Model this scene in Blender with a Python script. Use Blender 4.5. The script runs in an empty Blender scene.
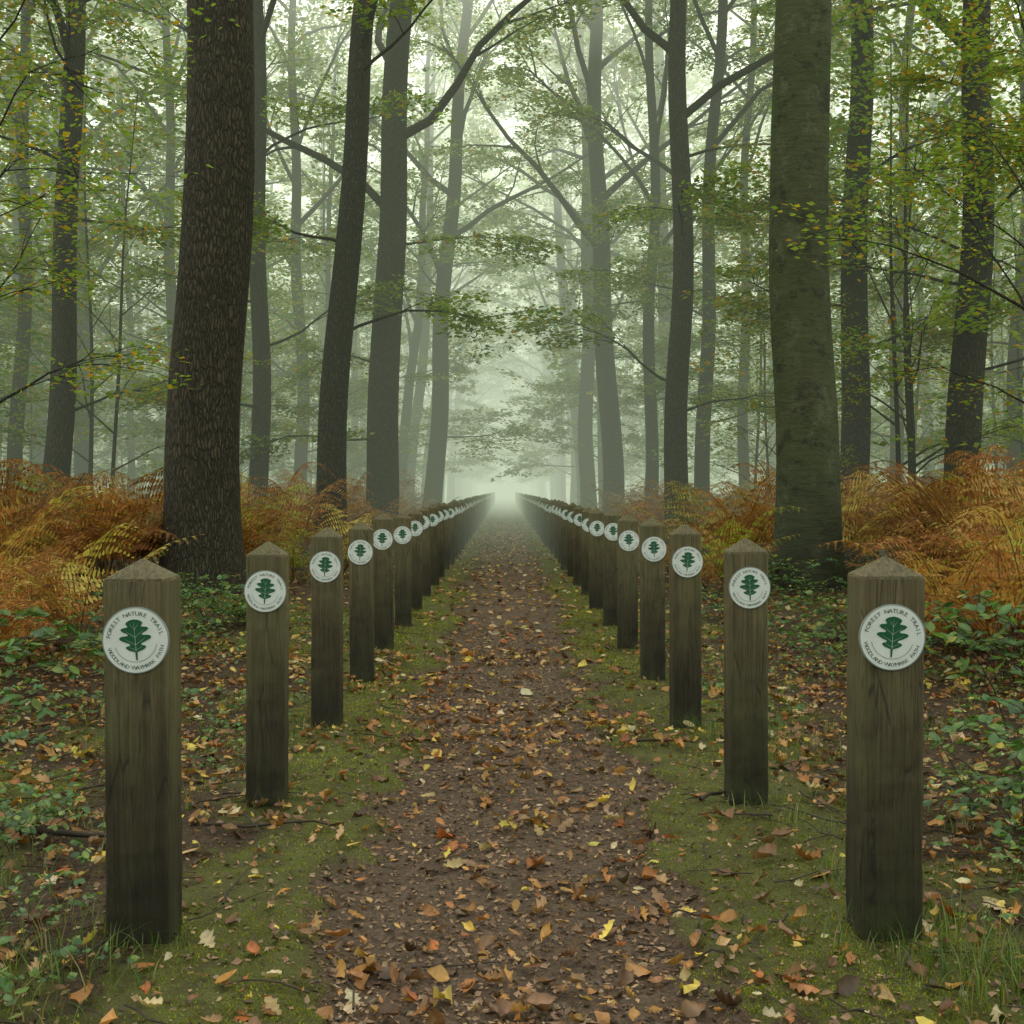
import bpy, math, numpy as np, time
from mathutils import Vector
T0 = time.time()
R = np.random.RandomState(7)
scene = bpy.context.scene
COL = scene.collection
F = 1138.0; VPX = 505.0; CAMH = 1.3

# ------------------------------------------------------------- helpers
TAB = np.random.RandomState(3).rand(256, 256)
def vn(x, y, s=0):
    x = np.asarray(x, float) + s*17.31; y = np.asarray(y, float) + s*9.77
    xi = np.floor(x).astype(int); yi = np.floor(y).astype(int)
    fx = x-xi; fy = y-yi
    fx = fx*fx*(3-2*fx); fy = fy*fy*(3-2*fy)
    a = TAB[xi % 256, yi % 256]; b = TAB[(xi+1) % 256, yi % 256]
    c = TAB[xi % 256, (yi+1) % 256]; d = TAB[(xi+1) % 256, (yi+1) % 256]
    return (a*(1-fx)+b*fx)*(1-fy)+(c*(1-fx)+d*fx)*fy
def fbm(x, y, s=0, o=4):
    v = 0; a = .5; t = 0
    for i in range(o):
        v = v+a*vn(x*2**i, y*2**i, s+i*3); t += a; a *= .5
    return v/t
def sstep(a, b, x):
    t = np.clip((x-a)/(b-a), 0, 1); return t*t*(3-2*t)
def mosspath(x, y):
    a = np.abs(np.asarray(x, float)-0.03)
    n = fbm(x*2.2, y*1.2, 1)-.5; n2 = fbm(x*7, y*5, 5)-.5
    path = 1-sstep(0.40, 0.74, a+n*.45+n2*.5)
    strip = (1-path)*(1-sstep(1.05, 1.7, a+n*1.2+n2*.6))
    patch = (1-path)*sstep(.55, .7, fbm(x*.9, y*.9, 9))*.8
    return np.clip(np.maximum(strip, patch), 0, 1), path
def hgt(x, y):
    x = np.asarray(x, float); y = np.asarray(y, float)
    a = np.abs(x)
    m, p = mosspath(x, y)
    h = -0.035*p + 0.03*m*fbm(x*5, y*5, 2)
    h = h + .05*(fbm(x*.8, y*.8, 4)-.5)*sstep(.6, 3, a)
    h = h + .25*(fbm(x*.12, y*.12, 6)-.5)*sstep(3, 10, a)
    h = h + .022*(fbm(x*9, y*9, 8, 3)-.5) + .016*m*(vn(x*22, y*22, 3)-.5)
    return h

class MB:
    def __init__(s): s.V = []; s.F = []; s.M = []; s.C = []; s.S = []; s.n = 0
    def add(s, V, Fc, col=(1, 1, 1), mat=0, smooth=True):
        V = np.asarray(V, float).reshape(-1, 3); Fc = np.asarray(Fc, int)
        c = np.asarray(col, float)
        if c.ndim == 1: c = np.tile(c, (len(V), 1))
        s.V.append(V); s.F.append(Fc+s.n); s.C.append(c)
        s.M.append(np.full(len(Fc), mat)); s.S.append(np.full(len(Fc), smooth)); s.n += len(V)
    def merged(s):   # all-quad builder -> flat arrays
        return np.concatenate(s.V), np.concatenate(s.F), np.concatenate(s.C), np.concatenate(s.M)
    def stamp(s, T, x, y, z, rot, sc, tint=1.0, lean=0.0):
        V, Q, C, M = T; c, q = math.cos(rot)*sc, math.sin(rot)*sc
        W = np.stack([V[:, 0]*c-V[:, 1]*q+x+lean*V[:, 2], V[:, 0]*q+V[:, 1]*c+y, V[:, 2]*sc+z], -1)
        s.V.append(W); s.F.append(Q+s.n); s.C.append(C*tint); s.M.append(M); s.S.append(np.zeros(len(Q), bool)); s.n += len(V)
    def mesh(s, name, mats):
        me = bpy.data.meshes.new(name)
        V = np.concatenate(s.V); C = np.concatenate(s.C)
        me.vertices.add(len(V)); me.vertices.foreach_set('co', V.ravel().astype(np.float32))
        tot = np.concatenate([np.full(len(f), f.shape[1]) for f in s.F])
        lo = np.concatenate([f.ravel() for f in s.F])
        me.loops.add(len(lo)); me.loops.foreach_set('vertex_index', lo.astype(np.int32))
        me.polygons.add(len(tot))
        st = np.concatenate([[0], np.cumsum(tot)[:-1]])
        me.polygons.foreach_set('loop_start', st.astype(np.int32))
        me.polygons.foreach_set('material_index', np.concatenate(s.M).astype(np.int32))
        me.polygons.foreach_set('use_smooth', np.concatenate(s.S).astype(bool))
        at = me.color_attributes.new('Col', 'FLOAT_COLOR', 'POINT')
        at.data.foreach_set('color', np.c_[C, np.ones(len(C))].ravel().astype(np.float32))
        for m in mats: me.materials.append(m)
        me.update(calc_edges=True)
        return me
    def obj(s, name, mats):
        ob = bpy.data.objects.new(name, s.mesh(name, mats)); COL.objects.link(ob); return ob

def norm(a): return a/np.maximum(np.linalg.norm(a, axis=-1, keepdims=True), 1e-9)
def tube(mb, P, Rr, k=6, mat=0, col=(1, 1, 1), mod=None):
    P = np.asarray(P, float); n = len(P)
    T = norm(np.gradient(P, axis=0))
    ref = np.array([0, 0, 1.]) if abs(T[:, 2]).mean() < .8 else np.array([1., 0, 0])
    U = norm(np.cross(T, ref)); W = np.cross(T, U)
    an = np.linspace(0, 2*np.pi, k, endpoint=False)
    rr = np.asarray(Rr)[:, None]*np.ones((1, k))
    if mod is not None: rr = rr*mod
    V = P[:, None]+rr[..., None]*(np.cos(an)[None, :, None]*U[:, None]+np.sin(an)[None, :, None]*W[:, None])
    i = np.arange(n-1)[:, None]*k; j = np.arange(k)[None]; j2 = (j+1) % k
    Q = np.stack([i+j, i+j2, i+k+j2, i+k+j], -1).reshape(-1, 4)
    mb.add(V.reshape(-1, 3), Q, col, mat)

def leaves(mb, C, D, N, L, Wd, col, mat=1):
    D = norm(D); S = norm(np.cross(N, D)); L = L[:, None]; Wd = Wd[:, None]; Nn = np.cross(D, S)
    V = np.stack([C-D*L*.5, C+S*Wd*.5-D*L*.08+Nn*Wd*.12, C+D*L*.5, C-S*Wd*.5-D*L*.08+Nn*Wd*.12], 1)
    n = len(C)
    Q = np.arange(n*4).reshape(n, 4)
    mb.add(V.reshape(-1, 3), Q, np.repeat(col, 4, 0), mat, False)

def gridleaves(mb, C, yaw, tiltx, tilty, L, W, curl, prof, col, mat=0, nst=9, twist=None):
    n = len(C); t = np.linspace(0, 1, nst)
    prof = np.asarray(prof)
    if prof.ndim == 1: prof = np.tile(prof, (n, 1))
    X = (t-.5)[None]*L[:, None]
    V = np.zeros((n, nst, 3, 3))
    tw = 0 if twist is None else twist[:, None]*(t-.5)[None]
    for k, s in enumerate((-1, 0, 1)):
        V[:, :, k, 0] = X
        V[:, :, k, 1] = s*prof*W[:, None]*.5*(1-.25*np.abs(curl[:, None]))
        V[:, :, k, 2] = curl[:, None]*(abs(s)*prof*W[:, None]*.6) + curl[:, None]*L[:, None]*1.1*((t-.5)**2)[None] + s*tw*W[:, None]
    V = V.reshape(n, -1, 3)
    cx, sx = np.cos(tiltx)[:, None], np.sin(tiltx)[:, None]
    y = V[..., 1]*cx-V[..., 2]*sx; z = V[..., 1]*sx+V[..., 2]*cx; x = V[..., 0]
    cy, sy = np.cos(tilty)[:, None], np.sin(tilty)[:, None]
    x, z = x*cy+z*sy, -x*sy+z*cy
    cz, sz = np.cos(yaw)[:, None], np.sin(yaw)[:, None]
    V = np.stack([x*cz-y*sz, x*sz+y*cz, z], -1)+C[:, None]
    q = []
    for i in range(nst-1):
        for k in range(2):
            a = i*3+k; q.append([a, a+1, a+4, a+3])
    q = np.array(q)
    Q = (np.arange(n)[:, None, None]*nst*3+q[None]).reshape(-1, 4)
    cc = np.repeat(col, nst*3, 0).reshape(n, nst, 3, 3).copy(); cc[:, :, 1] *= 1.2; cc *= np.random.RandomState(1).uniform(.75, 1.2, (n, nst, 3, 1))
    mb.add(V.reshape(-1, 3), Q, np.clip(cc.reshape(-1, 3), 0, 1), mat, True)

# ------------------------------------------------------------- materials
def newmat(name):
    m = bpy.data.materials.new(name); m.use_nodes = True
    nt = m.node_tree; nt.nodes.clear()
    o = nt.nodes.new('ShaderNodeOutputMaterial'); return m, nt, o
def nd(nt, t, **k):
    n = nt.nodes.new(t)
    for a, b in k.items(): setattr(n, a, b)
    return n
def ramp(nt, fac, stops):
    r = nd(nt, 'ShaderNodeValToRGB'); cr = r.color_ramp
    while len(cr.elements) < len(stops): cr.elements.new(.5)
    for e, (p, c) in zip(cr.elements, stops):
        e.position = p; e.color = (*c, 1) if len(c) == 3 else c
    nt.links.new(fac, r.inputs[0]); return r.outputs[0]
def mixc(nt, f, a, b, mode='MIX'):
    m = nd(nt, 'ShaderNodeMix', data_type='RGBA', blend_type=mode)
    for i, v in ((0, f), (6, a), (7, b)):
        if isinstance(v, (int, float)): m.inputs[i].default_value = v
        elif isinstance(v, tuple): m.inputs[i].default_value = (*v, 1)
        else: nt.links.new(v, m.inputs[i])
    return m.outputs[2]
def noise(nt, vec, sc, det=5, rough=.6):
    n = nd(nt, 'ShaderNodeTexNoise'); n.inputs['Scale'].default_value = sc
    n.inputs['Detail'].default_value = det; n.inputs['Roughness'].default_value = rough
    nt.links.new(vec, n.inputs['Vector']); return n.outputs['Fac']
def mapping(nt, vec, sc):
    m = nd(nt, 'ShaderNodeMapping'); m.inputs['Scale'].default_value = sc
    nt.links.new(vec, m.inputs['Vector']); return m.outputs[0]
def math_(nt, op, a, b):
    m = nd(nt, 'ShaderNodeMath', operation=op)
    for i, v in ((0, a), (1, b)):
        if isinstance(v, (int, float)): m.inputs[i].default_value = v
        else: nt.links.new(v, m.inputs[i])
    return m.outputs[0]
def bump(nt, h, st, dist):
    b = nd(nt, 'ShaderNodeBump'); b.inputs['Strength'].default_value = st
    b.inputs['Distance'].default_value = dist; nt.links.new(h, b.inputs['Height']); return b.outputs[0]

def leafmat(name, trans=.45, gloss=.06, rough=.45):
    m, nt, o = newmat(name)
    a = nd(nt, 'ShaderNodeAttribute', attribute_name='Col')
    d = nd(nt, 'ShaderNodeBsdfDiffuse'); t = nd(nt, 'ShaderNodeBsdfTranslucent')
    nt.links.new(a.outputs['Color'], d.inputs[0])
    tc = mixc(nt, 1.0, a.outputs['Color'], (1.4, 1.5, .7), 'MULTIPLY'); nt.links.new(tc, t.inputs[0])
    mx = nd(nt, 'ShaderNodeMixShader'); mx.inputs[0].default_value = trans
    nt.links.new(d.outputs[0], mx.inputs[1]); nt.links.new(t.outputs[0], mx.inputs[2])
    if gloss:
        g = nd(nt, 'ShaderNodeBsdfGlossy'); g.inputs['Roughness'].default_value = rough
        m2 = nd(nt, 'ShaderNodeMixShader'); m2.inputs[0].default_value = gloss
        nt.links.new(mx.outputs[0], m2.inputs[1]); nt.links.new(g.outputs[0], m2.inputs[2])
        mx = m2
    nt.links.new(mx.outputs[0], o.inputs[0]); return m
M_leaf = leafmat('tree_leaf', .5, 0); M_fern = leafmat('fern_frond', .3, 0); M_plant = leafmat('plant_leaf', .35, .05, .4)
M_dead = leafmat('fallen_leaf', .12, .05, .45); M_moss = leafmat('moss_blade', .4, 0)

def principled(name):
    m, nt, o = newmat(name); p = nd(nt, 'ShaderNodeBsdfPrincipled'); nt.links.new(p.outputs[0], o.inputs[0])
    tc = nd(nt, 'ShaderNodeTexCoord'); return m, nt, p, tc.outputs['Object']

def barkmat(name, dark, light, green, gamt, kind):
    m, nt, p, co = principled(name)
    if kind == 'rough':
        v = nd(nt, 'ShaderNodeTexVoronoi', feature='DISTANCE_TO_EDGE'); v.inputs['Scale'].default_value = 1
        wob = nd(nt, 'ShaderNodeTexNoise'); wob.inputs['Scale'].default_value = 4; wob.inputs['Detail'].default_value = 4; nt.links.new(co, wob.inputs['Vector'])
        ad = nd(nt, 'ShaderNodeVectorMath', operation='MULTIPLY_ADD'); nt.links.new(wob.outputs['Color'], ad.inputs[0])
        ad.inputs[1].default_value = (.12, .12, .25); nt.links.new(co, ad.inputs[2])
        nt.links.new(mapping(nt, ad.outputs[0], (30, 30, 5.5)), v.inputs['Vector'])
        h = math_(nt, 'MINIMUM', math_(nt, 'MULTIPLY', v.outputs['Distance'], 3.0), 1.0)
        n = noise(nt, mapping(nt, co, (45, 45, 10)), 1, 5, .65)
        hh = math_(nt, 'ADD', math_(nt, 'MULTIPLY', h, .6), math_(nt, 'MULTIPLY', n, .6))
        bm = bump(nt, hh, 1.0, .05)
    else:
        n = noise(nt, mapping(nt, co, (5, 5, 16)), 1, 7, .7)
        n1 = noise(nt, mapping(nt, co, (2, 2, 2)), 1, 4, .5)
        hh = math_(nt, 'ADD', math_(nt, 'MULTIPLY', n, .65), math_(nt, 'MULTIPLY', n1, .5))
        bm = bump(nt, hh, 1.0, .05)
    c = ramp(nt, hh, [(.3, dark), (.8, light)])
    g = noise(nt, mapping(nt, co, (1.6, 1.6, .5)), 1, 6, .65)
    gf = ramp(nt, g, [(.35, (0, 0, 0)), (.65, (gamt, gamt, gamt))])
    c2 = mixc(nt, gf, c, mixc(nt, .65, c, green))
    if kind != 'rough':
        bl = noise(nt, mapping(nt, co, (3, 3, 4)), 1, 7, .78)
        c2 = mixc(nt, ramp(nt, bl, [(.52, (0, 0, 0)), (.60, (.75, .75, .75))]), c2, (.022, .021, .014))
        c2 = mixc(nt, ramp(nt, noise(nt, mapping(nt, co, (4.3, 4.3, 3)), 1, 6, .7), [(.56, (0, 0, 0)), (.66, (.5, .5, .5))]), c2, (.16, .165, .11))
        sx = nd(nt, 'ShaderNodeSeparateXYZ'); nt.links.new(co, sx.inputs[0])
        bz = math_(nt, 'ADD', sx.outputs[2], math_(nt, 'MULTIPLY', bl, 2.0))
        c2 = mixc(nt, ramp(nt, math_(nt, 'MULTIPLY', bz, .2), [(.2, (.75, .75, .75)), (.55, (0, 0, 0))]), c2, (.03, .027, .017))
    nt.links.new(c2, p.inputs['Base Color']); p.inputs['Roughness'].default_value = .85
    nt.links.new(bm, p.inputs['Normal']); return m
M_oak = barkmat('oak_bark', (.013, .010, .007), (.115, .086, .058), (.05, .06, .02), .4, 'rough')
M_beech = barkmat('beech_bark', (.034, .038, .017), (.11, .118, .056), (.052, .076, .018), .9, 'smooth')
M_bark = barkmat('bark', (.012, .009, .006), (.07, .054, .037), (.036, .046, .018), .6, 'rough')

# ground
def groundmat():
    m, nt, p, co = principled('forest_floor')
    a = nd(nt, 'ShaderNodeAttribute', attribute_name='Col')
    sp = nd(nt, 'ShaderNodeSeparateColor'); nt.links.new(a.outputs['Color'], sp.inputs[0])
    n1 = noise(nt, co, 55, 6, .7); n2 = noise(nt, co, 9, 6, .65); n3 = noise(nt, co, 160, 3, .6)
    soil = ramp(nt, n1, [(.3, (.055, .033, .022)), (.52, (.19, .115, .075)), (.75, (.34, .22, .15))])
    soil = mixc(nt, ramp(nt, n2, [(.4, (0, 0, 0)), (.65, (.5, .5, .5))]), soil, (.085, .052, .032))
    lit = ramp(nt, n1, [(.3, (.02, .012, .007)), (.5, (.08, .043, .021)), (.72, (.21, .11, .045))])
    mos = ramp(nt, n3, [(.3, (.075, .078, .012)), (.55, (.17, .18, .028)), (.8, (.28, .28, .05))])
    mos = mixc(nt, ramp(nt, n2, [(.38, (0, 0, 0)), (.66, (.75, .75, .75))]), mos, (.085, .062, .022))
    base = mixc(nt, sp.outputs[1], lit, soil)
    mm = math_(nt, 'ADD', sp.outputs[0], math_(nt, 'MULTIPLY', math_(nt, 'SUBTRACT', n2, .5), 1.7))
    mf = ramp(nt, mm, [(.35, (0, 0, 0)), (.62, (1, 1, 1))])
    c = mixc(nt, mf, base, mos)
    nt.links.new(c, p.inputs['Base Color']); p.inputs['Roughness'].default_value = .85
    hh = math_(nt, 'ADD', math_(nt, 'MULTIPLY', n1, 1.0), math_(nt, 'MULTIPLY', n3, .4))
    nt.links.new(bump(nt, hh, 1, .03), p.inputs['Normal']); return m
M_ground = groundmat()

# wood
def woodmat(name, k=1.0, cap=False):
    m, nt, p, co = principled(name)
    oi = nd(nt, 'ShaderNodeObjectInfo')
    ad = nd(nt, 'ShaderNodeVectorMath', operation='ADD'); nt.links.new(co, ad.inputs[0])
    sc = nd(nt, 'ShaderNodeVectorMath', operation='SCALE'); sc.inputs[0].default_value = (3, 5, 7)
    nt.links.new(oi.outputs['Random'], sc.inputs['Scale']); nt.links.new(sc.outputs[0], ad.inputs[1]); v = ad.outputs[0]
    g1 = noise(nt, mapping(nt, v, (130, 130, 3.0) if not cap else (120, 40, 60)), 1, 5, .65)
    g2 = noise(nt, mapping(nt, v, (26, 26, 1.0)), 1, 4, .6)
    bl = noise(nt, mapping(nt, v, (7, 7, 3.5)), 1, 6, .7)
    c = ramp(nt, g1, [(.3, (.07*k, .052*k, .022*k)), (.5, (.165*k, .127*k, .060*k)), (.72, (.25*k, .20*k, .105*k))])
    if not cap: c = mixc(nt, ramp(nt, g2, [(.42, (0, 0, 0)), (.62, (.55, .55, .55))]), c, (.085, .063, .028))
    c = mixc(nt, ramp(nt, bl, [(.44, (0, 0, 0)), (.66, (.6, .6, .6))]), c, (.11, .115, .038))
    if not cap:
        ck = nd(nt, 'ShaderNodeTexVoronoi', feature='DISTANCE_TO_EDGE'); ck.inputs['Scale'].default_value = 1
        nt.links.new(mapping(nt, v, (28, 28, 1.3)), ck.inputs['Vector'])
        c = mixc(nt, ramp(nt, ck.outputs['Distance'], [(.0, (.8, .8, .8)), (.022, (0, 0, 0))]), c, (.018, .013, .009))
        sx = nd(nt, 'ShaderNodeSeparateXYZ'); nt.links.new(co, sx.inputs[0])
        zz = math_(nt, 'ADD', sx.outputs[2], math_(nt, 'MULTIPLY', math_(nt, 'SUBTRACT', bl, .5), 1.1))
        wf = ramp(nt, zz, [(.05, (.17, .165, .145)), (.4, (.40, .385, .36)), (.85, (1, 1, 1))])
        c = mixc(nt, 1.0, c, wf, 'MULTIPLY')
        mg = math_(nt, 'ADD', math_(nt, 'MULTIPLY', sx.outputs[2], -1.6), math_(nt, 'MULTIPLY', bl, 1.1))
        c = mixc(nt, ramp(nt, mg, [(.38, (0, 0, 0)), (.6, (.7, .7, .7))]), c, (.05, .06, .015))
    nt.links.new(c, p.inputs['Base Color']); p.inputs['Roughness'].default_value = .7
    hh = math_(nt, 'ADD', g1, math_(nt, 'MULTIPLY', g2, .6))
    nt.links.new(bump(nt, hh, 1.0, .012), p.inputs['Normal']); return m
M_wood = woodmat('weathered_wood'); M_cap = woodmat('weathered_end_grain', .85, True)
def plain(name, col, rough=.5, var=.15):
    m, nt, p, co = principled(name)
    n = noise(nt, co, 14, 5, .65)
    c = ramp(nt, n, [(.3, tuple(v*(1-var) for v in col)), (.65, col)])
    nt.links.new(c, p.inputs['Base Color']); p.inputs['Roughness'].default_value = rough; return m
M_white = plain('sign_white', (.80, .82, .81), .45, .14)
M_green = plain('sign_green', (.006, .10, .04), .45, .1)
M_text = plain('sign_text', (.05, .09, .08), .5)
M_rim = plain('sign_rim', (.25, .28, .27), .4)
M_twig = plain('dead_twig', (.07, .048, .034), .85, .5)

# ------------------------------------------------------------- ground
def build_ground():
    xs = list(np.arange(0, 3.2, .03)); st = .03
    while xs[-1] < 700: st *= 1.065; xs.append(xs[-1]+st)
    xs = np.array(xs); xs = np.concatenate([-xs[:0:-1], xs])
    ys = [1.6]
    while ys[-1] < 1600: ys.append(ys[-1]*1.009+.004)
    ys = np.concatenate([[-200, -100, -50, -25, -12, -6, -3, -1, 0, .6, 1.1], ys])
    X, Y = np.meshgrid(xs, ys); Z = hgt(X, Y)
    nx = len(xs); ny = len(ys)
    m, p = mosspath(X, Y)
    V = np.stack([X, Y, Z], -1).reshape(-1, 3)
    i = np.arange(ny-1)[:, None]*nx; j = np.arange(nx-1)[None]
    Q = np.stack([i+j, i+j+1, i+nx+j+1, i+nx+j], -1).reshape(-1, 4)
    mb = MB(); mb.add(V, Q, np.stack([m.ravel(), p.ravel(), p.ravel()*0], -1)); mb.obj('ground', [M_ground])
build_ground()

# ------------------------------------------------------------- palette helpers
def pal(n, cols, w, rng=R, var=.25):
    cols = np.array(cols); w = np.array(w, float); w /= w.sum()
    c = cols[rng.choice(len(cols), n, p=w)]
    return np.clip(c*(1+rng.uniform(-var, var, (n, 1)))*(1+rng.uniform(-.08, .08, (n, 3))), 0, 1)
GREEN = [(.20, .28, .06), (.25, .33, .065), (.13, .20, .05), (.34, .34, .06), (.48, .29, .045)]
GW = [4, 4, 3, 1.6, .6]

# ------------------------------------------------------------- trees
def tree(name, seed, H=26, r0=.4, crown0=.38, nl=16, LL=6.5, nsub=6, ntw=5, nlf=45, lsz=.10,
         lean=(0, 0), bend=.35, bark=M_bark, low=0, flare=.5, sides=14, cols=GREEN, cw=GW, lz=0, taper=.82, raw=False, lsub=5):
    rng = np.random.RandomState(seed); mb = MB()
    n = 36 if not raw else 12; t = np.linspace(0, 1, n)**1.35; z = t*H
    ph = rng.uniform(0, 6, 4)
    px = lean[0]*z + bend*(np.sin(z*.22+ph[0])-np.sin(ph[0]))*np.minimum(z/8, 1)*.6+.06*np.sin(z*.9+ph[2])*np.minimum(z, 1)
    py = lean[1]*z + bend*(np.sin(z*.2+ph[1])-np.sin(ph[1]))*np.minimum(z/8, 1)*.6
    P = np.stack([px, py, z-.25], -1)
    rr = r0*(1-taper*t**1.1)
    fl = np.exp(-z/.55)*flare
    an = np.linspace(0, 2*np.pi, sides, endpoint=False)
    lob = .5+.5*np.cos(an*rng.randint(4, 6)+rng.uniform(0, 6))+.3*np.cos(an*3+ph[3])
    mod = 1+fl[:, None]*(.35+lob[None])+.035*np.sin(an*3+z[:, None]*.7+ph[0])+.02*np.sin(an*5+z[:, None]*1.9)
    tube(mb, P, rr, sides, 0, mod=mod)
    def tp(s):
        return np.array([np.interp(s*H, z, P[:, k]) for k in range(3)]), np.interp(s*H, z, rr)
    LC = []; LD = []
    def branch(p0, d, L, r, seg, k, up=0.0, wob=.12):
        pts = [p0]; d = d/np.linalg.norm(d)
        for i in range(seg):
            d = d+rng.normal(0, wob, 3)+np.array([0, 0, up]); d /= np.linalg.norm(d)
            pts.append(pts[-1]+d*L/seg)
        pts = np.array(pts)
        if k: tube(mb, pts, r*(1-.8*np.linspace(0, 1, seg+1)), k, 0)
        return pts
    def at(pts, s):
        f = s*(len(pts)-1); i = min(int(f), len(pts)-2); return pts[i]+(pts[i+1]-pts[i])*(f-i), pts[i+1]-pts[i]
    az = rng.uniform(0, 6)
    items = [(crown0+(0.97-crown0)*(i/max(nl-1, 1))**.9, 0) for i in range(nl)]
    items += [(rng.uniform(lz if lz else crown0*.3, crown0), 1) for _ in range(low)]
    for s, isl in items:
        az += 2.4+rng.uniform(-.4, .4)
        p0, rt = tp(s); q = (s-crown0)/(1-crown0)
        if isl:
            el = rng.uniform(.05, .5); L = rng.uniform(1.8, 3.8); r = min(.035, rt*.25); up = -.02; ns = lsub
        else:
            el = rng.uniform(.55, 1.05)+q*.25; L = LL*rng.uniform(.7, 1.1)*(1-.55*q); r = min(rt*.5, .11); up = -.03; ns = nsub
        d = np.array([math.cos(az)*math.cos(el), math.sin(az)*math.cos(el), math.sin(el)])
        B = branch(p0, d, L, r, 7 if not raw else 4, 6 if not raw else 4, up, .13)
        for j in range(ns):
            sj = .3+.7*(j+.6)/ns; pj, dj = at(B, min(sj, .999)); dj = dj/np.linalg.norm(dj)
            sd = rng.choice([-1, 1])*rng.uniform(.5, 1.1); c, s_ = math.cos(sd), math.sin(sd)
            dd = np.array([dj[0]*c-dj[1]*s_, dj[0]*s_+dj[1]*c, dj[2]*.5+rng.uniform(-.05, .2)])
            l2 = L*(.38 if not isl else .4)*rng.uniform(.7, 1.2)
            B2 = branch(pj, dd, l2, r*.35, 4 if not raw else 2, 4 if not raw else 3, -.02, .14)
            for k in range(ntw):
                pk, dk = at(B2, min(.25+.75*(k+.7)/ntw, .999)); dk = dk/np.linalg.norm(dk)
                sd = (1 if k % 2 else -1)*rng.uniform(.4, 1.); c, s_ = math.cos(sd), math.sin(sd)
                d3 = np.array([dk[0]*c-dk[1]*s_, dk[0]*s_+dk[1]*c, dk[2]*.3+rng.uniform(-.25, .15)])
                B3 = branch(pk, d3, rng.uniform(.5, 1.0), max(r*.1, .006), 3, 3 if not raw else 0, -.05, .1)
                m = nlf if not isl else int(nlf*.8)
                ss = rng.uniform(0, 1.08, m); d3 = d3/np.linalg.norm(d3)
                lat = norm(np.cross(d3, [0, 0, 1.]))
                w = rng.uniform(-1, 1, m)*.38*(1.15-ss*.6)*(1.5 if raw else 1)
                C = B3[0]+ss[:, None]*(B3[-1]-B3[0])*(1.3 if raw else 1)+lat*w[:, None]+rng.normal(0, .06, (m, 3))
                C[:, 2] -= np.abs(w)*.15
                LC.append(C); LD.append(d3[None]+lat[None]*np.sign(w)[:, None]*rng.uniform(.3, 1.3, (m, 1))+rng.normal(0, .25, (m, 3)))
    C = np.concatenate(LC); D = np.concatenate(LD); m = len(C)
    N = norm(np.array([0, 0, 1.])+rng.normal(0, .5, (m, 3)))
    L = lsz*rng.uniform(.7, 1.25, m)
    leaves(mb, C, D, N, L, L*rng.uniform(.5, .68, m), pal(m, cols, cw, rng))
    if raw: return mb.merged()
    return mb.mesh(name, [bark, M_leaf])

def put(name, me, x, y, rot=0, sc=1.0, tilt=(0, 0)):
    ob = bpy.data.objects.new(name, me); COL.objects.link(ob)
    ob.location = (x, y, float(hgt(x, y))-.03); ob.rotation_euler = (tilt[0], tilt[1], rot); ob.scale = (sc,)*3
    return ob
AUT = [4, 3, 2, 3.5, 2.5]
hero = [ # px base, px at y=0, d, r, name, bark, H, crown0, low, bend
 (200, 226, 14.5, .47, 'oak_tree', M_oak, 27, .42, 0, .05),
 (806, 800, 15.0, .415, 'beech_tree', M_beech, 27, .42, 0, .05),
 (325, 368, 20, .27, 'beech_tree', M_bark, 24, .38, 3, .22),
 (377, 412, 25, .37, 'beech_tree', M_bark, 27, .28, 3, .2),
 (257, 266, 24, .21, 'beech_tree', M_bark, 25, .38, 6, .2),
 (50, 84, 21, .25, 'beech_tree', M_bark, 24, .38, 7, .25),
 (17, 24, 26, .18, 'beech_tree', M_bark, 22, .38, 7, .2),
 (172, 176, 33, .20, 'beech_tree', M_bark, 24, .34, 8, .2),
 (302, 305, 36, .22, 'beech_tree', M_bark, 25, .34, 8, .25),
 (432, 462, 37, .31, 'beech_tree', M_bark, 27, .30, 2, .2),
 (677, 681, 23, .25, 'beech_tree', M_bark, 25, .36, 4, .15),
 (703, 714, 28, .2, 'beech_tree', M_bark, 24, .36, 6, .2),
 (614, 600, 34, .33, 'beech_tree', M_bark, 27, .32, 2, .2),
 (652, 636, 31, .19, 'beech_tree', M_bark, 24, .33, 4, .3),
 (849, 864, 21, .28, 'beech_tree', M_bark, 25, .38, 6, .15),
 (961, 984, 19.5, .31, 'beech_tree', M_bark, 25, .36, 7, .15),
 (892, 914, 31, .20, 'beech_tree', M_bark, 24, .34, 8, .25),
 (744, 752, 33, .17, 'beech_tree', M_bark, 24, .34, 8, .2),
 (1012, 1018, 27, .2, 'beech_tree', M_bark, 24, .36, 7, .2),
 (588, 576, 43, .31, 'beech_tree', M_bark, 27, .32, 2, .2),
]
occ = []
for i, (p0, p1, d, r, nm, bk, H, c0, low, bend) in enumerate(hero):
    x = (p0-VPX)/F*d; z0 = CAMH+490/F*d
    le = (p1-p0)/F*d/z0
    big = i < 2; inner = abs(x) < 4 and not big
    me = tree(nm, 100+i, H=H, r0=r, crown0=c0, nl=9 if big else 16, LL=7.4, nsub=4 if big else (5 if inner else 6), ntw=5, nlf=14 if big else 44, lsz=.125,
              lean=(le, 0), bend=bend, bark=bk, low=low, flare=.5 if big else .3, sides=40 if big else 18, taper=.55 if big else .8,
              cw=AUT if i in (14, 15, 18, 5) else GW)
    put(nm, me, x, d); occ.append((x, d))
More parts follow.
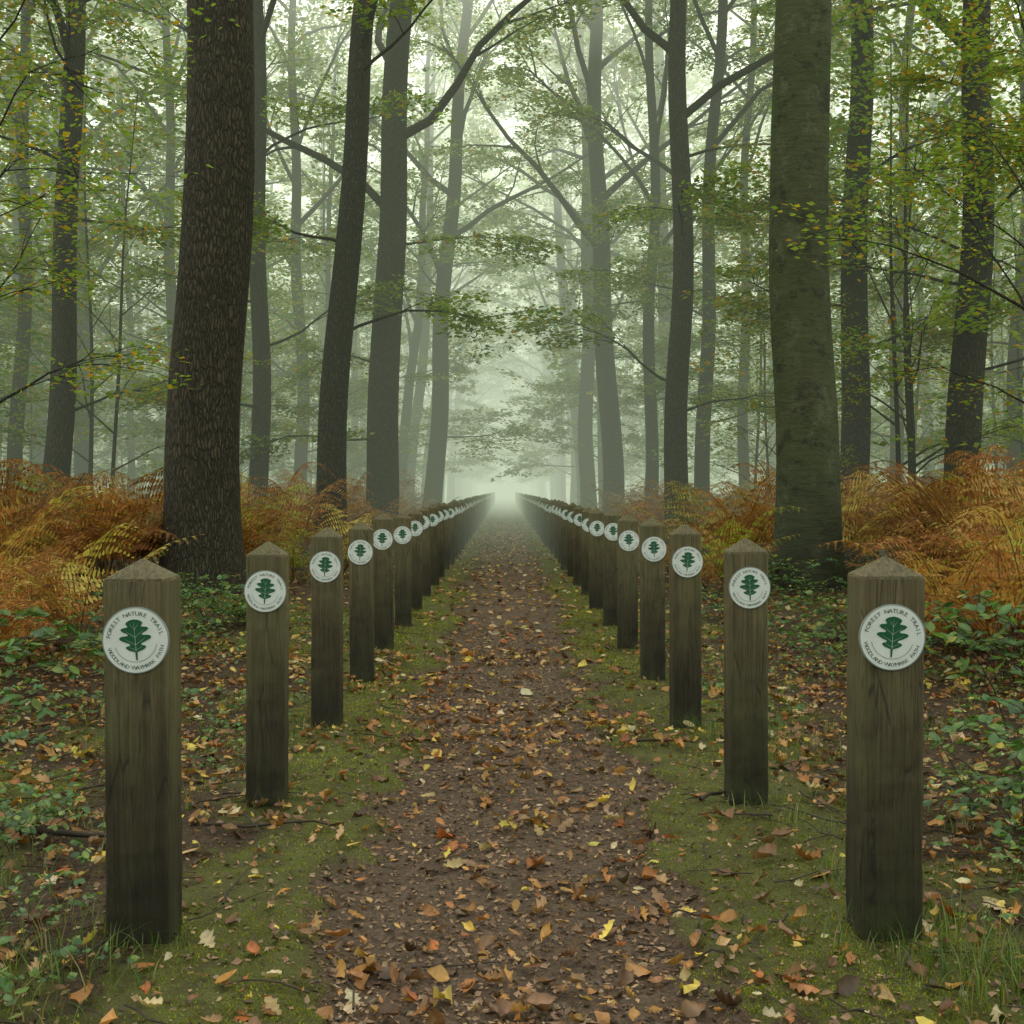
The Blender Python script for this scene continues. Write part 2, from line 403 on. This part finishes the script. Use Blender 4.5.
# shared variants
YC = [(.20, .29, .06), (.27, .35, .065), (.42, .34, .05), (.50, .27, .04)]
far = [tree('t', 300+i, H=25+i % 3, r0=[.24, .30, .18, .26, .33][i], crown0=.28, nl=15, LL=6.8, nsub=5, ntw=3,
            nlf=29, lsz=.24, bend=.35, low=8, flare=.3, sides=8, lean=(R.uniform(-.02, .02), 0), raw=True, lsub=4) for i in range(5)]
ymb = [tree('young_beech_tree', 400+i, H=7.5+i, r0=.05, crown0=.25, nl=14, LL=2.6, nsub=4, ntw=3, nlf=26, lsz=.08,
              bend=.4, flare=.1, sides=8, low=0, cols=YC, cw=[5, 4, 1.8, 1.3]) for i in range(2)]
yraw = [tree('t', 420+i, H=7.5+i, r0=.05, crown0=.2, nl=14, LL=2.6, nsub=3, ntw=3, nlf=18, lsz=.13,
              bend=.4, flare=.1, sides=5, low=0, cols=YC, cw=[5, 4, 1, .4], raw=True) for i in range(3)]
mb = MB(); k = 0
for side in (-1, 1):
    y = 46+side*2
    while y < 165:
        x = side*(4.1+R.uniform(-.3, .5)); mb.stamp(far[k % 5], x, y, float(hgt(x, y)), R.uniform(0, 6.3), R.uniform(.9, 1.1), R.uniform(.85, 1.15), -side*R.uniform(.03, .075)); occ.append((x, y))
        k += 1; y += R.uniform(6.0, 7.8)
cnt = 0; tries = 0
while cnt < 180 and tries < 9000:
    tries += 1
    y = 24+115*R.rand()**.9; x = R.uniform(-1, 1)*(8+y*.5)
    if abs(x) < 6.5: continue
    if y < 32 and abs(x/y) < .5: continue
    if min((x-a)**2+(y-b)**2 for a, b in occ) < 2.8**2: continue
    occ.append((x, y)); cnt += 1
    mb.stamp(far[R.randint(5)], x, y, float(hgt(x, y)), R.uniform(0, 6.3), R.uniform(.75, 1.1), R.uniform(.8, 1.2), -np.sign(x)*R.uniform(-.03, .08))
mb.obj('distant_trees', [M_bark, M_leaf])
mb = MB()
for _ in range(80):
    y = R.uniform(20, 70); x = R.choice([-1, 1])*R.uniform(5.6, 6+y*.42)
    mb.stamp(yraw[R.randint(3)], x, y, float(hgt(x, y)), R.uniform(0, 6.3), R.uniform(.7, 1.25), R.uniform(.8, 1.2))
mb.obj('understory_saplings', [M_bark, M_leaf])
for (x, y, s) in [(-5.2, 11.0, 1.), (-7.4, 15, 1.1), (5.5, 11.5, 1.), (7.6, 15.5, 1.1), (4.9, 19, .6)]:
    put('young_beech_tree', ymb[R.randint(2)], x, y, R.uniform(0, 6.3), s)
print('trees', time.time()-T0)

# ------------------------------------------------------------- posts
PW, PD, PH, CAP = .178, .15, 1.045, .052
def post_mesh(seed, PW, PD):
    rng = np.random.RandomState(seed); mb = MB()
    b = .007; hx, hy = PW/2, PD/2
    ring = np.array([(-hx+b, -hy), (hx-b, -hy), (hx, -hy+b), (hx, hy-b), (hx-b, hy), (-hx+b, hy), (-hx, hy-b), (-hx, -hy+b)])
    zs = np.concatenate([[-.3], np.linspace(0, PH-.008, 26)]); V = []
    for z in zs:
        w = 1+rng.normal(0, .003); V.append(np.c_[ring*w+rng.normal(0, .0010, ring.shape), np.full(8, z)])
    V = np.concatenate(V); n = len(zs)
    i = np.arange(n-1)[:, None]*8; j = np.arange(8)[None]; j2 = (j+1) % 8
    mb.add(V, np.stack([i+j, i+j2, i+8+j2, i+8+j], -1).reshape(-1, 4), smooth=False)
    W = np.concatenate([V[-8:], np.c_[ring*.975, np.full(8, PH)], np.c_[ring*.05, np.full(8, PH+CAP)]])
    i = np.arange(2)[:, None]*8
    mb.add(W, np.stack([i+j, i+j2, i+8+j2, i+8+j], -1).reshape(-1, 4), mat=1, smooth=False)
    mb.add(W[-8:], np.arange(8)[None], mat=1, smooth=False)
    return mb.mesh('wooden_post', [M_wood, M_cap])
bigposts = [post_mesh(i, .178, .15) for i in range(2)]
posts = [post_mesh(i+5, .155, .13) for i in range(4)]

def sign_mesh():
    mb = MB(); r = .095; k = 64; a = np.linspace(0, 2*np.pi, k, endpoint=False)
    c, s = np.cos(a), np.sin(a)
    def ring(rr, y): return np.stack([rr*c, np.full(k, y), rr*s], -1)
    rings = [ring(r, 0), ring(r, -.004), ring(r-.0015, -.0055), ring(r-.004, -.0055)]
    V = np.concatenate(rings); i = np.arange(3)[:, None]*k; j = np.arange(k)[None]; j2 = (j+1) % k
    mb.add(V, np.stack([i+j, i+j2, i+k+j2, i+k+j], -1).reshape(-1, 4), mat=3)
    mb.add(ring(r-.004, -.0055), np.arange(k)[None], mat=0, smooth=False)
    def annulus(r1, r2, y, mat, a0=0, a1=2*np.pi):
        t = np.linspace(a0, a1, 49)
        A = np.stack([r1*np.cos(t), np.full(49, y), r1*np.sin(t)], -1); B = np.stack([r2*np.cos(t), np.full(49, y), r2*np.sin(t)], -1)
        q = np.arange(48); mb.add(np.concatenate([A, B]), np.stack([q, q+1, q+50, q+49], -1), mat=mat, smooth=False)
    annulus(.0600, .0612, -.0065, 2, math.radians(195), math.radians(345))
    prof = [(-.5, .014), (-.30, .02), (-.285, .06), (-.25, .13), (-.20, .18), (-.155, .175), (-.13, .10), (-.09, .11), (-.04, .20), (.02, .28), (.07, .29), (.10, .24),
            (.11, .13), (.15, .13), (.20, .21), (.26, .255), (.30, .22), (.315, .12), (.35, .13), (.40, .155), (.44, .135), (.48, .08), (.50, .01)]
    S = .116; L = [(-w*1.35*S, -.0068, y*S+.002) for y, w in prof]; Rr = [(w*1.35*S, -.0068, y*S+.002) for y, w in prof]
    n = len(prof); q = np.arange(n-1)
    mb.add(np.array(L+Rr), np.stack([q, q+n, q+n+1, q+1], -1), mat=1, smooth=False)
    def line(p, q_, w):
        p = np.array(p); q_ = np.array(q_); d = norm(q_-p); o = np.array([-d[1], d[0]])*w
        P = [p-o, q_-o*.3, q_+o*.3, p+o]; mb.add([(u[0]*S, -.0078, u[1]*S+.002) for u in P], [[0, 1, 2, 3]], mat=0, smooth=False)
    line((0, -.28), (0, .42), .0045)
    for yy, ex, ey in [(-.25, .16, -.17), (-.12, .26, .04), (.06, .22, .23), (.25, .10, .39)]:
        line((0, yy), (ex, ey), .003); line((0, yy), (-ex, ey), .003)
    cache = {}
    def glyph(ch):
        if ch in cache: return cache[ch]
        cu = bpy.data.curves.new('t', 'FONT'); cu.body = ch; cu.size = 1; cu.resolution_u = 2; cu.align_x = 'CENTER'
        ob = bpy.data.objects.new('t', cu); COL.objects.link(ob)
        dg = bpy.context.evaluated_depsgraph_get(); me = ob.evaluated_get(dg).to_mesh()
        v = np.array([x.co[:] for x in me.vertices]).reshape(-1, 3); f = [list(p.vertices) for p in me.polygons]
        bpy.data.objects.remove(ob); bpy.data.curves.remove(cu); cache[ch] = (v, f); return cache[ch]
    def arc(txt, rad, size, a0, a1, inner):
        for ch, ang in zip(txt, np.linspace(math.radians(a0), math.radians(a1), len(txt))):
            if ch == ' ': continue
            v, f = glyph(ch)
            if not len(v): continue
            ro = ang-math.pi/2 if not inner else ang+math.pi/2
            x = v[:, 0]*size*1.15; y = v[:, 1]*size
            X = x*math.cos(ro)-y*math.sin(ro)+rad*math.cos(ang); Z = x*math.sin(ro)+y*math.cos(ro)+rad*math.sin(ang)
            W = np.stack([X, np.full(len(X), -.0066), Z], -1)
            for ff in f: mb.add(W[ff], [list(range(len(ff)))], mat=2, smooth=False)
    try:
        arc('FOREST NATURE TRAIL', .0705, .0165, 168, 12, False)
        arc('WOODLAND WAYMARK PATH', .0820, .0150, 198, 342, True)
    except Exception as e: print('text', e)
    return mb.mesh('sign_disc', [M_white, M_green, M_text, M_rim])
SM = sign_mesh()
ds = [3.29]
for q in range(0, 66): ds.append(4.65+q*1.53)
for side in (-1, 1):
    for q, d in enumerate(ds):
        x = (-.972 if side < 0 else 1.0) if q else (-1.046 if side < 0 else 1.103)
        if q: x += R.uniform(-.015, .015); d += R.uniform(-.03, .03)
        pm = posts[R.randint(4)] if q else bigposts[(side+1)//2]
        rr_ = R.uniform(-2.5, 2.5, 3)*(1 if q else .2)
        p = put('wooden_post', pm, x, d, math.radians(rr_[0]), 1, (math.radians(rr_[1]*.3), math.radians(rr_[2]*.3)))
        p.location.z = .0 + (R.uniform(-.01, .022) if q else (.004 if side < 0 else .010))
        s = bpy.data.objects.new('sign_disc', SM); COL.objects.link(s); s.parent = p
        s.location = ((0, -.065-.0006, .89+R.uniform(-.01, .01)) if q else (.004 if side < 0 else -.006, -.075-.0006, .872))
        s.rotation_euler = (0, math.radians(R.uniform(-5, 5)), 0)
        if q: s.scale = (.9, .9, .9)

# ------------------------------------------------------------- fallen leaves
DEAD = [(.34, .145, .045), (.48, .24, .07), (.17, .08, .038), (.50, .33, .16), (.64, .46, .09), (.38, .11, .03), (.10, .055, .033), (.60, .47, .29), (.26, .14, .07)]
DW = [4, 4, 4, 2.4, 1.5, .9, 2.6, 1, 4]
oak = np.array([.04, .45, .28, .85, .5, 1., .6, .7, .15]); ova = np.array([.03, .55, .85, 1, .98, .85, .62, .33, .02]); lan = np.array([.02, .4, .7, .85, .8, .65, .45, .2, .02])
profs = np.stack([oak, ova, lan])
mb = MB()
def area(y0, y1, x0, x1, dens):
    n = int((y1-y0)*(x1-x0)*dens); return R.uniform(x0, x1, n), R.uniform(y0, y1, n)
def keep_leaf(x, y):
    m, p = mosspath(x, y); cl = fbm(x*1.7, y*1.3, 12); side = np.abs(x) > 1.3
    pr = np.where(side, .85, np.where(p > .5, .27+1.1*sstep(.42, .66, cl), .22+.7*sstep(.46, .64, cl)))
    return R.rand(len(x)) < pr
x, y = area(1.9, 9.5, -4.6, 4.6, 260); kp = keep_leaf(x, y); x, y = x[kp], y[kp]; n = len(x)
L = .024+.062*R.rand(n)**1.6*np.where(R.rand(n) < .12, 1.4, 1)
C = np.stack([x, y, hgt(x, y)+.008+R.rand(n)*.018], -1)
pf = profs[R.choice(3, n, p=[.4, .4, .2])]*R.uniform(.8, 1.15, (n, 9))
gridleaves(mb, C, R.uniform(0, 6.3, n), R.normal(0, .42, n), R.normal(0, .3, n), L, L*R.uniform(.5, .8, n), R.uniform(-.6, 1.1, n),
           pf, pal(n, DEAD, DW), twist=R.normal(0, .35, n))
x, y = area(9.5, 48, -9, 9, 76); kp = keep_leaf(x, y)|((np.abs(x) < .6)&(R.rand(len(x)) < .6)); x, y = x[kp], y[kp]; n = len(x)
C = np.stack([x, y, hgt(x, y)+.015], -1); a = R.uniform(0, 6.3, n); L = R.uniform(.045, .10, n)
leaves(mb, C, np.stack([np.cos(a), np.sin(a), R.normal(0, .25, n)], -1), norm(np.array([0, 0, 1.])+R.normal(0, .4, (n, 3))), L, L*.65, pal(n, DEAD, DW), 0)
# crumbs of bark and leaf
x = R.uniform(-2.6, 2.6, 90000); y = 2.0+9*R.rand(90000)**1.6; m, p = mosspath(x, y)
kp = R.rand(len(x)) < np.where(p > .5, 1, .28); x, y = x[kp], y[kp]; n = len(x)
a = R.uniform(0, 6.3, n); L = .006+.026*R.rand(n)**1.5
leaves(mb, np.stack([x, y, hgt(x, y)+.004], -1), np.stack([np.cos(a), np.sin(a), R.normal(0, .3, n)], -1), norm(np.array([0, 0, 1.])+R.normal(0, .45, (n, 3))), L, L*R.uniform(.3, .9, n), pal(n, [(.22, .125, .07), (.075, .045, .03), (.33, .20, .12), (.44, .28, .16)], [3, 2.2, 2, 1]), 0)
mb.obj('fallen_leaves', [M_dead])

# ------------------------------------------------------------- twigs
mb = MB()
def stick(x, y, a, L, r, z=.012):
    t = np.linspace(0, 1, 7); w = np.cumsum(R.normal(0, .08, 7))*L*.3
    X = x+np.cos(a)*t*L-np.sin(a)*w; Y = y+np.sin(a)*t*L+np.cos(a)*w
    tube(mb, np.stack([X, Y, hgt(X, Y)+z+r+R.uniform(0, .01)], -1), r*(1-.6*t), 5)
for _ in range(700):
    y = 2.1+9*R.rand()**1.4; x = R.uniform(-3.6, 3.6)
    if abs(x) < .8 and R.rand() < .4: continue
    stick(x, y, R.uniform(0, 6.3), R.uniform(.06, .38), R.uniform(.0015, .005))
for px, py, a, L, r in [(205, 832, -.05, .5, .008), (0, 845, .05, .5, .018), (700, 812, .7, .4, .009), (625, 752, .1, .35, .009), (960, 640, .3, .8, .012), (60, 800, .9, .6, .007), (900, 850, 2.2, .6, .006)]:
    d = F*CAMH/(py-490); stick((px-VPX)/F*d, d, a, L, r)
mb.obj('fallen_twigs', [M_twig])

# ------------------------------------------------------------- moss + grass
mb = MB()
n = 400000; u = R.rand(n); y = 1/((1-u)*(1/2.0**.8)+u*(1/16.**.8))**(1/.8); x = R.uniform(-4, 4, n)*np.clip(y/4, .5, 1)
m, p = mosspath(x, y); dm = fbm(x*3.3, y*3.3, 22)
kp = (R.rand(n) < m*1.2*sstep(.3, .5, dm))&(m > .15); x, y = x[kp], y[kp]; n = len(x)
h = R.uniform(.005, .013, n)*np.clip(y/5, .8, 2); w = h*.38; a = R.uniform(0, 6.3, n)
B = np.stack([x, y, hgt(x, y)-.002], -1); S = np.stack([np.cos(a), np.sin(a), 0*a], -1)*w[:, None]
tip = B+np.stack([R.normal(0, .6, n)*h, R.normal(0, .6, n)*h, h], -1)
V = np.stack([B-S, B+S, tip], 1).reshape(-1, 3)
c = pal(n, [(.25, .265, .04), (.165, .19, .03), (.34, .34, .065), (.26, .19, .06)], [4, 3, 2, 1.4])*(.35+1.25*fbm(x*3, y*3, 20))[:, None]
mb.add(V, np.arange(n*3).reshape(n, 3), np.repeat(c, 3, 0), 0, False)
mb.obj('moss', [M_moss])

mb = MB()
def tuft(cx, cy, nb, hh, sp, c0):
    x = cx+R.normal(0, sp, nb); y = cy+R.normal(0, sp, nb); z = hgt(x, y)
    a = R.uniform(0, 6.3, nb); h = hh*R.uniform(.5, 1.2, nb); w = R.uniform(.0016, .003, nb)
    dx, dy = np.cos(a), np.sin(a); le = R.uniform(.2, .9, nb); t = np.linspace(0, 1, 5)
    px = x[:, None]+dx[:, None]*le[:, None]*h[:, None]*t**2; py = y[:, None]+dy[:, None]*le[:, None]*h[:, None]*t**2
    pz = z[:, None]+h[:, None]*(t-.35*le[:, None]*t**2.5)
    ww = w[:, None]*(1-t*.9); P = np.stack([px, py, pz], -1); S = np.stack([-dy, dx, 0*dx], -1)[:, None]*ww[..., None]
    V = np.concatenate([P-S, P+S], 1).reshape(-1, 3); q = np.array([[i, i+1, i+6, i+5] for i in range(4)])
    mb.add(V, (np.arange(nb)[:, None, None]*10+q).reshape(-1, 4), np.repeat(pal(nb, c0, [1]*len(c0)), 10, 0), 0)
GC = [(.10, .17, .03), (.16, .22, .035), (.06, .11, .022), (.27, .23, .07)]
for _ in range(360):
    s = R.choice([-1, 1]); y = 2.3+12*R.rand()**1.3; x = s*(.95+abs(R.normal(0, 1.0)))
    tuft(x, y, R.randint(8, 28), R.uniform(.04, .13), .04, GC)
for (x, y, nb, hh, sp) in [(-1.28, 2.95, 170, .15, .13), (-1.1, 3.25, 60, .10, .09), (1.3, 2.95, 200, .14, .14), (1.22, 3.3, 90, .14, .1), (-1.6, 3.5, 120, .14, .18), (1.02, 4.6, 60, .08, .09), (-1.0, 4.65, 60, .08, .09), (-1.3, 6, 90, .1, .2), (1.5, 5.6, 110, .12, .2), (1.0, 3.2, 70, .09, .1), (-1.0, 3.2, 60, .08, .08)]:
    tuft(x, y, nb, hh, sp, GC)
mb.obj('grass_tufts', [M_plant])

# ------------------------------------------------------------- low leafy plants
PL = [(.08, .165, .05), (.11, .20, .055), (.18, .26, .06), (.05, .10, .035), (.34, .27, .06)]
p5 = np.array([.05, .75, 1, .7, .03])
def bramble(seed, nst=14, spread=.5, hh=.45, ls=.05):
    rng = np.random.RandomState(seed); mb = MB(); C = []; Y = []; Ls = []
    for i in range(nst):
        a = rng.uniform(0, 6.3); L = rng.uniform(.5, 1.1)*spread*1.6; h = hh*rng.uniform(.4, 1.2); t = np.linspace(0, 1, 9)
        bx, by = rng.normal(0, spread*.25, 2); wob = np.cumsum(rng.normal(0, .03, 9))
        X = bx+np.cos(a+wob)*L*t; Yy = by+np.sin(a+wob)*L*t; Z = h*np.sin(t*2.3)**.8*1.0
        Z[0] = -.02; P = np.stack([X, Yy, Z], -1); tube(mb, P, .0035*(1-.7*t), 4, 1)
        for s in np.linspace(.2, 1, rng.randint(7, 12)):
            q = np.array([np.interp(s, t, P[:, k]) for k in range(3)]); az = a+rng.choice([-1, 1])*rng.uniform(.5, 1.5)
            l = ls*rng.uniform(.5, 1.4); e = q+np.array([math.cos(az), math.sin(az), .35])*l*1.0
            tube(mb, np.array([q, (q+e)/2+[0, 0, .004], e]), np.array([.0012, .001, .0008]), 3, 1)
            for off in (-1.1, 0, 1.1):
                C.append(e+np.array([math.cos(az+off), math.sin(az+off), 0])*l*.55); Y.append(az+off); Ls.append(l*(1.15 if off == 0 else .95))
    C = np.array(C); n = len(C); Ls = np.array(Ls)
    gridleaves(mb, C, np.array(Y), rng.normal(0, .35, n), rng.normal(.2, .35, n), Ls, Ls*rng.uniform(.6, .78, n), rng.uniform(-.5, .2, n), p5, pal(n, PL, [4, 4, 3, 3, .6], rng), 0, 5)
    return mb.mesh('bramble_bush', [M_plant, M_twig])
BR = [bramble(500+i, 12+2*i, .42+.05*i, .34+.05*i, .050+.004*i) for i in range(4)]
spots = [(-3.1, 6.4, 1.2), (-2.7, 5.6, .8), (-3.6, 7.4, 1.3), (-1.75, 4.1, .55), (-1.4, 3.1, .5), (-1.5, 2.8, .48), (-4.4, 9, 1.3), (-2.4, 4.7, .7), (-2.2, 6.6, .8), (-2.6, 8.2, .9),
         (3.1, 6.2, 1.25), (3.4, 7.6, 1.3), (2.6, 5.2, .9), (1.85, 3.9, .6), (2.1, 4.4, .75), (1.75, 3.35, .5), (2.5, 8.0, .7), (4.3, 8.8, 1.3), (-3.2, 10.5, 1.), (2.2, 11.2, .7), (2.9, 9.6, .8)]
for _ in range(30):
    s = R.choice([-1, 1]); y = R.uniform(8, 20); spots.append((s*R.uniform(2.2, 2.4+y*.42), y, R.uniform(.6, 1.1)))
for x, y, s in spots: put('bramble_bush', BR[R.randint(4)], x, y, R.uniform(0, 6.3), s)
# small ground-cover leaves
mb = MB(); C = []; 
n = 28000; x = R.uniform(-5, 5, n); y = 2.3+11*R.rand(n)**1.4; dn = fbm(x*1.3, y*1.3, 31)
kp = (np.abs(x) > 1.15)&(R.rand(n) < sstep(.43, .6, dn)); x, y = x[kp], y[kp]; n = len(x)
C = np.stack([x, y, hgt(x, y)+R.uniform(.015, .12, n)], -1); L = R.uniform(.016, .046, n)
gridleaves(mb, C, R.uniform(0, 6.3, n), R.normal(0, .35, n), R.normal(0, .35, n), L, L*R.uniform(.6, .9, n), R.uniform(-.3, .4, n), p5, pal(n, PL, [4, 4, 4, 2, .8]), 0, 5)
mb.obj('ground_cover_plants', [M_plant])

# ------------------------------------------------------------- bracken
def bracken_clump(seed, nf=6, hh=1.1):
    rng = np.random.RandomState(seed); Cs, Ds, Ns, Ls, Ws, stems = [], [], [], [], [], []
    for i in range(nf):
        a = rng.uniform(0, 6.3); h = hh*rng.uniform(.5, 1.2); L = rng.uniform(.6, 1.0); t = np.linspace(0, 1, 14)
        out = L*(t**1.5)*1.1+.1*t; z = h*np.sin(np.clip(t*rng.uniform(1.4, 2.2), 0, 3.1))
        P = np.stack([np.cos(a)*out, np.sin(a)*out, z], -1); stems.append(P)
        lat = np.array([-math.sin(a), math.cos(a), 0])
        for s in np.linspace(.35, 1, 13):
            q = np.array([np.interp(s, t, P[:, k]) for k in range(3)]); tg = norm(np.array([np.interp(min(s+.05, 1), t, P[:, k])-np.interp(s-.05, t, P[:, k]) for k in range(3)]))
            pl = .36*(1-(s-.35)/.68)**.8*rng.uniform(.7, 1.15)+.02
            for sg in (-1, 1):
                if rng.rand() < .08: continue
                d = norm(lat*sg+tg*.45+np.array([0, 0, rng.uniform(-.5, .15)])); m = 8; u = (np.arange(m)+.5)/m
                pts = q+d*pl*u[:, None]-np.array([0, 0, 1])*(pl*.35*u**2)[:, None]
                Cs.append(pts); Ds.append(np.tile(norm(np.cross(d, np.cross(tg, d)))+d*.25, (m, 1))); Ns.append(np.tile(np.cross(tg, d)*sg*-1+rng.normal(0, .15, 3), (m, 1))+rng.normal(0, .15, (m, 3)))
                Ls.append(.12*(1-u*.8)*rng.uniform(.7, 1.15, m)*(pl/.36+.25)); Ws.append(np.full(m, pl/m*.72))
    return np.concatenate(Cs), np.concatenate(Ds), np.concatenate(Ns), np.concatenate(Ls), np.concatenate(Ws), stems
TPL = [bracken_clump(600+i) for i in range(7)]
mb = MB()
BC = np.array([(.46, .20, .065), (.36, .15, .06), (.53, .31, .11), (.24, .12, .055), (.56, .43, .13), (.20, .29, .065), (.36, .39, .08)]); BWt = np.array([5.5, 4, 3.5, 2.6, 1.6, 1.4, 1.0]); BWt = BWt/BWt.sum()
nb = 0; tries = 0
while nb < 900 and tries < 20000:
    tries += 1
    y = 7.6+36*R.rand()**1.35; s = R.choice([-1, 1]); x = s*(2.2+R.rand()*(.46*y))
    if y < 13 and abs(x) < 3.9-.6*(y < 10.5): continue
    if y < 15.2 and abs(abs(x)-3.9) < .9 and y > 10.5: continue
    if fbm(x*.4, y*.4, 40) < .33: continue
    nb += 1
    C, D, N, L, W, st = TPL[R.randint(7)]; a = R.uniform(0, 6.3); sc = R.uniform(.55, 1.45)*(.65 if y < 12 else 1)*(.7 if abs(x) < 3 else 1)
    Rm = np.array([[math.cos(a), math.sin(a), 0], [-math.sin(a), math.cos(a), 0], [0, 0, 1]])
    o = np.array([x, y, float(hgt(x, y))]); c = BC[R.choice(7, p=BWt)]
    col = np.clip(c*(1+R.uniform(-.35, .35, (len(C), 1))), 0, 1)
    col = np.where(R.rand(len(C), 1) < .22, BC[R.randint(0, 5, len(C))], col)
    leaves(mb, C@Rm*sc+o, D@Rm, N@Rm, L*sc, W*sc*1.1, col, 0)
    for P in st: tube(mb, P@Rm*sc+o, .006*(1-.7*np.linspace(0, 1, len(P))), 3, 0, (.18, .11, .05))
mb.obj('bracken_ferns', [M_fern])
print('bracken', time.time()-T0)

# ------------------------------------------------------------- mist (homogeneous; its glow is added emission, standing in for multiply scattered daylight)
def fog(name, x0, x1, y0, y1, z0, z1, dens, L):
    V = [(x, y, z) for z in (z0, z1) for y in (y0, y1) for x in (x0, x1)]
    Fs = [(0, 2, 3, 1), (4, 5, 7, 6), (0, 1, 5, 4), (2, 6, 7, 3), (0, 4, 6, 2), (1, 3, 7, 5)]
    me = bpy.data.meshes.new(name); me.from_pydata(V, [], Fs); ob = bpy.data.objects.new(name, me); COL.objects.link(ob)
    m, nt, o = newmat(name); a = nd(nt, 'ShaderNodeVolumeAbsorption'); e = nd(nt, 'ShaderNodeEmission')
    a.inputs['Color'].default_value = (0, 0, 0, 1); a.inputs['Density'].default_value = dens
    e.inputs[0].default_value = (*L, 1); e.inputs[1].default_value = dens
    ad = nd(nt, 'ShaderNodeAddShader'); nt.links.new(a.outputs[0], ad.inputs[0]); nt.links.new(e.outputs[0], ad.inputs[1])
    nt.links.new(ad.outputs[0], o.inputs['Volume']); me.materials.append(m)
fog('glowing_mist', -220, 220, 17, 420, -3, 13.9, .0130, (.52, .61, .42))
fog('glowing_mist.001', -220, 220, -60, 420, 13.95, 40, .022, (1.65, 1.8, 1.38))  # overhead layer with stronger emission, added to light the wood from above
fog('glowing_mist.002', -6.5, 6.5, 52, 400, -2.5, 13.8, .010, (.80, .90, .70))  # extra emission over the far path imitates the bright light at its end

# ------------------------------------------------------------- light
EL = 50
w = bpy.data.worlds.new('World'); scene.world = w; w.use_nodes = True
nt = w.node_tree; bg = nt.nodes['Background']; sky = nt.nodes.new('ShaderNodeTexSky'); sky.sky_type = 'NISHITA'; sky.sun_disc = False
sky.sun_elevation = math.radians(EL); sky.sun_rotation = 0; sky.dust_density = 5; sky.air_density = 1; sky.ozone_density = 1
nt.links.new(sky.outputs[0], bg.inputs[0]); bg.inputs[1].default_value = .15
sl = bpy.data.lights.new('sun', 'SUN'); sl.energy = 5.0; sl.angle = math.radians(22); sl.color = (1, .91, .76)
so = bpy.data.objects.new('sun', sl); COL.objects.link(so); so.rotation_euler = (-math.radians(90-EL), 0, 0)

cam = bpy.data.cameras.new('camera'); cam.lens = 36*F/1024; cam.sensor_width = 36; cam.clip_end = 4000; cam.clip_start = .05
co = bpy.data.objects.new('camera', cam); COL.objects.link(co); co.location = (0, 0, CAMH)
co.rotation_euler = (math.radians(90)-math.atan(22/F), 0, -math.atan(7/F)); scene.camera = co
scene.view_settings.view_transform = 'Standard'; scene.view_settings.look = 'None'; scene.view_settings.exposure = 0
